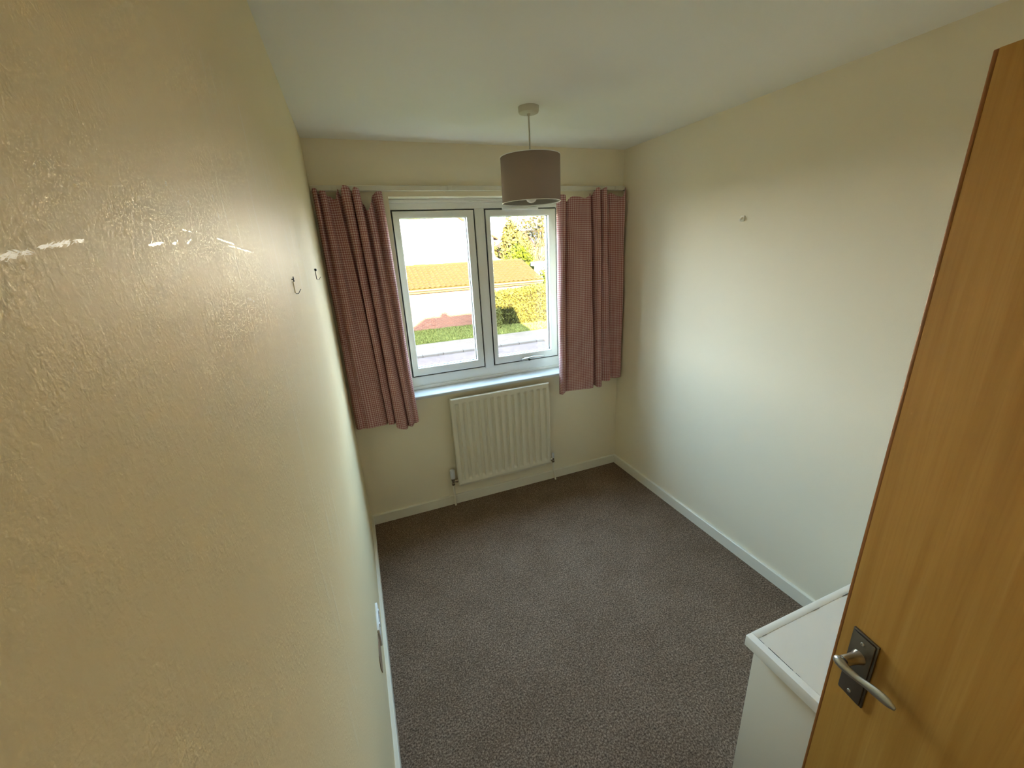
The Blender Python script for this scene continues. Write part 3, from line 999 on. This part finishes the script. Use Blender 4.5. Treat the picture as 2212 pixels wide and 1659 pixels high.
# ------------------------------------------------------------------ small things on the walls
def picture_hook(y, z, s, label, cross):
    r = empty('picture_hook', (0.0, y, z), label, 'hook')
    if cross:
        bm = bmesh.new()
        R = 0.0052 * s
        for k in range(10):
            a, b = 2 * math.pi * k / 10, 2 * math.pi * (k + 1) / 10
            add_tube(bm, [(0.004, y + R * math.cos(a), z + R * math.sin(a)), (0.004, y + R * math.cos(b), z + R * math.sin(b))], 0.00055 * s, 5)
        for a in (0.3, 1.35, 2.4):
            add_tube(bm, [(0.0045, y - R * math.cos(a), z - R * math.sin(a)), (0.0045, y + R * math.cos(a), z + R * math.sin(a))], 0.0005 * s, 5)
        add_tube(bm, [(0.0, y, z), (0.005, y, z)], 0.0012 * s, 6)
        finish('pin_head', bm, M_black, r)
    else:
        lathe('pin_head', [(0.0, 0.0), (0.0035 * s, 0.0), (0.0035 * s, 0.006), (0.0015 * s, 0.008), (0.0, 0.008)], (0.0, y, z), M_black, r, n=12, axis='X')
    L = 0.026 * s
    tube('strap', [(0.002, y - 0.0005, z - 0.004 * s), (0.002, y, z - L * 0.5), (0.0018, y + 0.001, z - L)], [(0.0007 * s, 0.0012 * s)] * 3, M_strap if cross else M_black, r, n=6)
    tube('hook', [(0.002, y + 0.001, z - L), (0.004, y + 0.001, z - L - 0.0022 * s), (0.007 * s, y + 0.002, z - L - 0.002 * s), (0.0125 * s, y + 0.004, z - L + 0.006 * s)], 0.0006 * s, M_black, r, n=6)
    return r


picture_hook(-1.521, 1.717, 1.15, 'wire picture hook with a round lattice pin head on the scuffed wall', True)
picture_hook(-0.766, 1.718, 1.35, 'plain black picture hook on the scuffed wall close to the curtain', False)

sk = empty('wall_socket', (0.0, -1.14, 0.293), 'white double wall socket just above the skirting of the scuffed wall', 'socket')
box('face_plate', (0.0, -1.213, 0.250), (0.0095, -1.067, 0.336), M_whiteplastic, sk, bevel=0.0018)
for y in (-1.105, -1.175):
    box('rocker_switch', (0.0095, y - 0.006, 0.315), (0.0135, y + 0.006, 0.331), M_whiteplastic, sk, bevel=0.0010)
    for (dy, dz, a, b) in ((0, -0.008, 0.004, 0.008), (-0.011, -0.030, 0.006, 0.004), (0.011, -0.030, 0.006, 0.004)):
        box('pin_hole', (0.0094, y + dy - a / 2, 0.310 + dz - b / 2), (0.0097, y + dy + a / 2, 0.310 + dz + b / 2), M_gasket, sk)
lathe('plate_screw', [(0.0, 0.0095), (0.0028, 0.0095), (0.0028, 0.0112), (0.0, 0.0115)], (0.0, -1.14, 0.293), M_chrome, sk, n=12, axis='X')

wh2 = empty('wall_hook', (RW, -0.992, 1.842), 'small painted-over hook on the plain cream wall', 'hook')
box('hook_plate', (RW - 0.006, -1.003, 1.828), (RW, -0.981, 1.856), M_gloss, wh2, bevel=0.0025)
tube('hook_peg', [(RW - 0.004, -0.992, 1.846), (RW - 0.014, -0.992, 1.838), (RW - 0.020, -0.992, 1.832), (RW - 0.021, -0.992, 1.842)], 0.0042, M_gloss, wh2, n=8)

# ------------------------------------------------------------------ the house around the room
bm = bmesh.new()
add_box(bm, (HX0, -7.0, HZ0), (HX0 + 0.2, 0.0, HZ1))
add_box(bm, (HX1 - 0.2, -7.0, HZ0), (HX1, 0.0, HZ1))
add_box(bm, (HX0, -7.2, HZ0), (HX1, -7.0, HZ1))
wall_outer = struct('wall_outer', bm, M_ownbrick, 'brick outer walls of the house the room belongs to')
bm = bmesh.new()
RGZ = 4.12
add_prism(bm, [(0.32, 2.58), (0.32, 2.66), (-3.5, RGZ), (-7.3, 2.66), (-7.3, 2.58), (-3.5, RGZ - 0.16)], HX0 - 0.05, HX1 + 0.05, 'X')
roof_own = struct('roof', bm, M_ownroof, 'tiled roof of the house the room belongs to')
bm = bmesh.new()
for x in (HX0, HX1 - 0.2):
    add_prism(bm, [(0.25, 2.62), (-3.5, RGZ - 0.13), (-7.2, 2.62)], x, x + 0.2, 'X')
gable_own = struct('wall_gable', bm, M_ownbrick, 'brick gable walls under the roof of the house')
bm = bmesh.new()
add_box(bm, (-1.00, -3.7, 3.6), (-0.60, -3.3, 4.25))
chim = struct('chimney_stack', bm, M_ownbrick, 'brick chimney stack on the roof ridge of the house')

# ------------------------------------------------------------------ outside: street
GZ = -2.6


def slab(name, lo, hi, mat, label):
    bm = bmesh.new()
    add_box(bm, lo, hi)
    return struct(name, bm, mat, label)


slab('ground', (-60, -60, GZ - 0.4), (90, 140, GZ - 0.1), M_ground, 'garden ground around the houses')
slab('front_garden', (-60, 0.25, GZ - 0.1), (90, 8.6, GZ), M_grass, 'front garden below the window')
slab('road', (-60, 8.6, GZ - 0.1), (90, 15.15, GZ), M_asphalt, 'worn grey asphalt road')
slab('pavement', (-60, 15.32, GZ - 0.1), (90, 17.55, GZ + 0.09), M_pave, 'grey pavement beside the road')
slab('lawn', (-60, 17.55, GZ - 0.1), (90, 26.0, GZ + 0.10), M_grass, 'grass verge in front of the brick outbuilding')
kerb = empty('kerb', (6, 15.23, GZ), 'pale concrete kerb along the road', 'kerb', None, 'structure')
for k in range(24):
    x = -2 + k * 0.92
    box('kerb_stone', (x, 15.15, GZ - 0.1), (x + 0.912, 15.32, GZ + 0.10), M_kerb, kerb, bevel=0.02, seg=1)


def scatter(name, n, place, size, mat, parent=None, kind=None, seed=1, upright=False):
    """many small folded leaves or blades in one mesh"""
    rnd = random.Random(seed)
    vs, fs = [], []
    for _ in range(n):
        p, s = place(rnd)
        s *= size * rnd.uniform(0.6, 1.3)
        d = Vector((rnd.gauss(0, 1), rnd.gauss(0, 1), rnd.gauss(0, 1)))
        if upright:
            d = Vector((rnd.gauss(0, .35), rnd.gauss(0, .35), 1))
        d.normalize()
        sd = d.orthogonal().normalized()
        sd.rotate(Matrix.Rotation(rnd.uniform(0, 6.28), 3, d))
        nn = d.cross(sd)
        wd = s * (0.16 if upright else 0.42)
        b = len(vs)
        vs += [p, p + d * s * 0.5 + sd * wd, p + d * s + nn * s * 0.12, p + d * s * 0.5 - sd * wd + nn * s * 0.15]
        fs += [(b, b + 1, b + 2), (b, b + 2, b + 3)]
    me = bpy.data.meshes.new(name)
    me.from_pydata([tuple(v) for v in vs], [], fs)
    me.materials.append(mat)
    o = bpy.data.objects.new(name, me)
    link(o, parent, origin=(root_loc(parent) if parent is not None else None))
    if kind:
        o['kind'] = kind
    return o


def verge(rnd):
    while True:
        x, y = rnd.uniform(1.5, 13), rnd.uniform(17.6, 21.2)
        if x < 7.5 or y < 20.68 - 0.20 * (x - 7.7) - 0.68:
            return Vector((x, y, GZ + 0.09)), 1.0


g = scatter('grass', 16000, verge, 0.10, M_blade, None, 'stuff', 3, True)
tag(g, 'short green grass growing on the verge by the brick outbuilding', 'grass')

# ------------------------------------------------------------------ outside: brick outbuilding with a tiled roof
ob = empty('garage', (6.5, 21.4, GZ), 'long low brick outbuilding with brown tiled roof across the road', 'building')
GY, GX0, GX1 = 21.40, 1.5, 10.95
bm = bmesh.new()
add_box(bm, (GX0, GY, GZ), (GX1, 27.4, -0.20))
add_prism(bm, [(GY, -0.20), (24.5, 0.86), (27.4, -0.20)], GX1 - 0.22, GX1, 'X')
finish('wall', bm, M_brick, ob)
box('plinth', (GX0, GY - 0.03, GZ), (GX1 + 0.02, GY, GZ + 0.30), M_brick, ob)
EY, EZ, RY2, RZ2 = 21.10, -0.13, 24.50, 1.00
bm = bmesh.new()
add_prism(bm, [(EY, EZ), (RY2, RZ2), (27.9, EZ), (27.9, EZ - 0.08), (RY2, RZ2 - 0.08), (EY, EZ - 0.08)], GX0 - 0.2, GX1 + 0.42, 'X')
gr = finish('roof', bm, M_tile, ob)
box('fascia', (GX0 - 0.2, EY - 0.005, EZ - 0.24), (GX1 + 0.40, EY + 0.03, EZ - 0.07), M_fascia, ob)
tube('gutter', [(GX0 - 0.2, EY - 0.05, EZ - 0.085), (GX1 + 0.42, EY - 0.05, EZ - 0.085)], 0.055, M_gutter, ob, n=10)
# tiles
tl_len = math.hypot(RY2 - EY, RZ2 - EZ)
NR, NC = 10, 29
TW = (GX1 + 0.42 - (2.70)) / NC
TLn = tl_len / NR
bm = bmesh.new()
prof = [(0.0, 0.035), (0.16, 0.068), (0.34, 0.075), (0.50, 0.045), (0.68, 0.022), (0.86, 0.024), (1.0, 0.040)]
lowr = [bm.verts.new((TW * a, 0, h + 0.030)) for a, h in prof]
highr = [bm.verts.new((TW * a, TLn * 1.08, h)) for a, h in prof]
botr = [bm.verts.new((TW * a, 0, h - 0.010)) for a, h in prof]
for i in range(len(prof) - 1):
    bm.faces.new((lowr[i], lowr[i + 1], highr[i + 1], highr[i]))
    bm.faces.new((botr[i], botr[i + 1], lowr[i + 1], lowr[i]))
tile_me = bpy.data.meshes.new('roof_tile')
bmesh.ops.recalc_face_normals(bm, faces=bm.faces)
bm.to_mesh(tile_me)
bm.free()
tile_me.materials.append(M_tile)
slope = math.atan2(RZ2 - EZ, RY2 - EY)
rnd = random.Random(4)
for r in range(NR):
    for c in range(NC):
        o = bpy.data.objects.new('roof_tile', tile_me)
        o.rotation_euler = (slope + rnd.uniform(-.015, .015), rnd.uniform(-.02, .02), 0)
        k = r / NR
        o.location = (2.70 + c * TW, EY - 0.03 + (RY2 - EY) * k, EZ + (RZ2 - EZ) * k + rnd.uniform(-.004, .006))
        link(o, gr)
        o.matrix_parent_inverse = Matrix.Identity(4)
lathe('ridge_tiles', [(0.11, 0.0), (0.11, GX1 + 0.42 - 2.7)], (2.7, RY2, RZ2 + 0.0), M_tile, ob, n=16, axis='X', close=True)

# ------------------------------------------------------------------ outside: white neighbouring house
nh = empty('house', (8, 31, GZ), 'tall sunlit white rendered house behind the tiled outbuilding', 'building')
bm = bmesh.new()
add_prism(bm, [(-6.0, GZ), (11.3, GZ), (11.3, 2.72), (2.65, 7.39), (-6.0, 2.72)], 30.0, 38.0, 'Y')
finish('wall', bm, M_render, nh)
bm = bmesh.new()
add_prism(bm, [(-6.35, 2.50), (2.65, 7.36), (11.65, 2.50), (11.65, 2.64), (2.65, 7.52), (-6.35, 2.64)], 29.75, 38.3, 'Y')
finish('roof', bm, M_tile2, nh)
box('chimney_breast', (4.80, 29.60, GZ), (5.62, 30.0, 9.0), M_creamrender, nh)
box('chimney_foot', (4.45, 29.45, 0.2), (5.95, 30.02, 0.62), M_render, nh)
tube('downpipe', [(11.22, 29.93, 2.6), (11.22, 29.93, GZ)], 0.05, M_gutter, nh, n=8)
bm = bmesh.new()
add_prism(bm, [(9.4, GZ), (11.45, GZ), (11.45, 0.86), (10.15, 1.57), (9.4, 1.57)], 28.1, 29.7, 'Y')
finish('lean_to', bm, M_render, nh)

# ------------------------------------------------------------------ outside: hedge and planting
hg = empty('hedge', (10, 20, GZ), 'clipped hedge beside the brick outbuilding half in shadow', 'hedge')
HP = [(7.75, 20.75), (10.0, 20.3), (14.5, 19.4)]


def hedge_at(rnd):
    u = rnd.random()
    x = 7.70 + 7.2 * u
    yc = 20.68 - 0.20 * (x - 7.7)
    h = 1.72 + 0.30 * min(1, (x - 7.7) / 2.0) + 0.05 * math.sin(x * 3.1)
    k = rnd.random()
    if k < 0.62:
        p = Vector((x, yc - 0.50 + rnd.gauss(0, 0.05), GZ + 0.08 + rnd.random() * h))
    elif k < 0.92:
        p = Vector((x, yc + rnd.uniform(-0.5, 0.5), GZ + 0.08 + h + rnd.gauss(0, 0.05)))
    else:
        p = Vector((7.70 + rnd.gauss(0, 0.05), yc + rnd.uniform(-0.5, 0.5), GZ + 0.08 + rnd.random() * h))
    return p, 1.0


bm = bmesh.new()
N = 30
prev = None
for k in range(N + 1):
    x = 7.74 + 7.1 * k / N
    yc = 20.68 - 0.20 * (x - 7.7)
    h = 1.66 + 0.30 * min(1, (x - 7.7) / 2.0) + 0.05 * math.sin(x * 3.1)
    ring = [bm.verts.new((x, yc - 0.46, GZ)), bm.verts.new((x, yc - 0.46, GZ + h - 0.05)), bm.verts.new((x, yc - 0.40, GZ + h)),
            bm.verts.new((x, yc + 0.46, GZ + h)), bm.verts.new((x, yc + 0.46, GZ))]
    if prev:
        for i in range(4):
            bm.faces.new((prev[i], prev[i + 1], ring[i + 1], ring[i]))
    else:
        bm.faces.new(ring)
    prev = ring
bm.faces.new(prev)
finish('twigs', bm, M_hedgecore, hg)
scatter('foliage', 15000, hedge_at, 0.11, M_hedge, hg, 'stuff', 5)


def blob(cx, cy, cz, rx, ry, rz):
    def f(rnd):
        while True:
            v = Vector((rnd.gauss(0, 1), rnd.gauss(0, 1), rnd.gauss(0, 1))).normalized()
            r = rnd.uniform(0.72, 1.03) + 0.10 * math.sin(5 * v.x + 3 * v.z) * math.sin(4 * v.y + 2)
            return Vector((cx + v.x * r * rx, cy + v.y * r * ry, cz + v.z * r * rz)), 1.0
    return f


def shrub(name, cx, cy, z0, rx, ry, z1, n, size, mat, label, seed, cat='bush'):
    root = empty(name, (cx, cy, z0), label, cat)
    scatter('foliage', n, blob(cx, cy, (z0 + z1) / 2, rx, ry, (z1 - z0) / 2), size, mat, root, 'stuff', seed)
    bm = bmesh.new()
    rnd = random.Random(seed)
    for _ in range(7):
        a = rnd.uniform(0, 6.28)
        add_tube(bm, [(cx, cy, z0), (cx + 0.3 * rx * math.cos(a), cy + 0.3 * ry * math.sin(a), (z0 + z1) / 2), (cx + 0.7 * rx * math.cos(a), cy + 0.7 * ry * math.sin(a), z0 + (z1 - z0) * 0.85)], 0.05, 5)
    finish('stems', bm, M_bark, root)
    return root


shrub('evergreen_bush', 13.25, 29.6, GZ, 1.45, 1.2, 2.05, 3200, 0.22, M_yew, 'bright green clipped evergreen just above the tiled roof ridge', 11)
shrub('conifer', 15.6, 37.2, GZ, 1.05, 1.0, 4.6, 2600, 0.30, M_olive, 'pointed olive conifer rising behind the bright evergreen', 12, 'tree')
shrub('olive_shrub', 14.0, 40.5, GZ, 1.7, 1.2, 3.05, 2600, 0.30, M_olive, 'rounded olive shrub close to the white house corner', 13)
shrub('olive_shrub', 18.3, 41.0, GZ, 1.5, 1.2, 3.3, 2200, 0.30, M_olive, 'loose olive shrub between the conifer and the solar roof', 14)
shrub('low_green_bush', 12.95, 24.3, GZ, 0.60, 0.6, 0.40, 1200, 0.16, M_yew, 'small green bush at the gable end of the tiled roof', 15)
shrub('birch_top', 11.9, 52, GZ, 1.0, 1.0, 5.4, 700, 0.35, M_olive, 'thin distant tree standing against the pale sky by the white house', 16, 'tree')

# dry upright stems
ds = empty('dry_shrub', (15.3, 30.6, GZ), 'tan leafless shrub with upright stems behind the roof end', 'bush')
bm = bmesh.new()
rnd = random.Random(21)
for k in range(90):
    x0 = 15.3 + rnd.gauss(0, 0.55)
    y0 = 30.6 + rnd.gauss(0, 0.4)
    dx, dy = rnd.gauss(0, 0.5), rnd.gauss(0, 0.3)
    z1 = rnd.uniform(0.6, 1.75)
    add_tube(bm, [(15.3 + (x0 - 15.3) * .4, y0, GZ), (x0, y0, -0.6), (x0 + dx * 0.5, y0 + dy * .5, z1 * 0.5), (x0 + dx, y0 + dy, z1)], [0.035, 0.030, 0.024, 0.012], 4)
finish('stems', bm, M_tan, ds)


def bare_tree(cx, cy, z0, h, seed, label, lean=0.0, leaves=0):
    root = empty('bare_tree', (cx, cy, z0), label, 'tree')
    bm = bmesh.new()
    rnd = random.Random(seed)

    def grow(p, d, L, r, depth):
        pts = [p]
        q = p
        for _ in range(4):
            d = (d + Vector((rnd.gauss(0, .13), rnd.gauss(0, .13), rnd.gauss(0.04, .10)))).normalized()
            q = q + d * L / 4
            pts.append(q)
        add_tube(bm, pts, [r, r * .9, r * .8, r * .7, r * .6], 5 if depth < 3 else 4)
        if depth < 5:
            for _ in range(3 if depth else 4):
                nd = (d + Vector((rnd.gauss(0, .55), rnd.gauss(0, .45), rnd.gauss(0.12, .35)))).normalized()
                grow(pts[rnd.choice((2, 3, 4))], nd, L * rnd.uniform(.62, .82), r * 0.58, depth + 1)
    grow(Vector((cx, cy, z0)), Vector((lean, 0, 1)).normalized(), h * 0.33, h * 0.016, 0)
    tips = [v.co.copy() for v in bm.verts if v.co.z > z0 + h * 0.45]
    finish('branches', bm, M_bark, root)
    if leaves:
        def near_tip(r2):
            q = tips[r2.randrange(len(tips))]
            return q + Vector((r2.gauss(0, .18), r2.gauss(0, .18), r2.gauss(0, .18))), 1.0
        scatter('twigs', leaves, near_tip, 0.30, M_olive, root, 'stuff', seed + 5)
    return root


bare_tree(19.2, 40.0, GZ, 11.0, 31, 'bare winter tree with spreading branches above the solar roof', 0.0, 350)
bare_tree(22.4, 45.0, GZ, 12.5, 32, 'bare winter tree at the edge of the pane beside the curtain', -0.1, 500)

# far house with solar panels
fh = empty('far_house', (29, 63, GZ), 'distant house with red roof and solar panels between the trees', 'building')
bm = bmesh.new()
add_box(bm, (24.5, 60.5, GZ), (36, 68, 2.0))
finish('wall', bm, M_brick, fh)
bm = bmesh.new()
add_prism(bm, [(60.0, 2.0), (64.2, 4.6), (68.4, 2.0)], 24.0, 36.5, 'X')
for v in bm.verts:
    if v.co.z > 4:
        v.co.x = 27.6 if v.co.x < 30 else 33.5
finish('roof', bm, M_tile2, fh)
bm = bmesh.new()
sl = math.atan2(2.6, 4.2)
for i in range(3):
    for j in range(2):
        x0 = 28.6 + i * 1.75
        a, b = 0.75 + j * 1.7, 0.75 + j * 1.7 + 1.62
        A = [(x0, 60.0 + a * math.cos(sl), 2.08 + a * math.sin(sl)), (x0 + 1.68, 60.0 + a * math.cos(sl), 2.08 + a * math.sin(sl)),
             (x0 + 1.68, 60.0 + b * math.cos(sl), 2.08 + b * math.sin(sl)), (x0, 60.0 + b * math.cos(sl), 2.08 + b * math.sin(sl))]
        f = [bm.verts.new(v) for v in A]
        g2 = [bm.verts.new((v[0], v[1], v[2] + 0.05)) for v in A]
        bm.faces.new(f)
        bm.faces.new(g2)
        for k in range(4):
            bm.faces.new((f[k], f[(k + 1) % 4], g2[(k + 1) % 4], g2[k]))
finish('solar_panels', bm, M_solar, fh)

# pale garden wall and flat white shed at the right edge of the view
bm = bmesh.new()
add_box(bm, (12.9, 25.2, GZ), (15.8, 25.35, -0.35))
gw = finish('garden_wall', bm, M_creamrender)
tag(gw, 'pale yellow garden wall behind the hedge by the outbuilding', 'wall')
shd = empty('shed', (14.6, 26.9, GZ), 'small flat-roofed white shed beyond the green bush', 'shed')
box('wall', (13.9, 26.4, GZ), (16.2, 28.0, 0.42), M_render, shd)
box('flat_roof', (13.7, 26.2, 0.42), (16.4, 28.2, 0.70), M_render, shd)
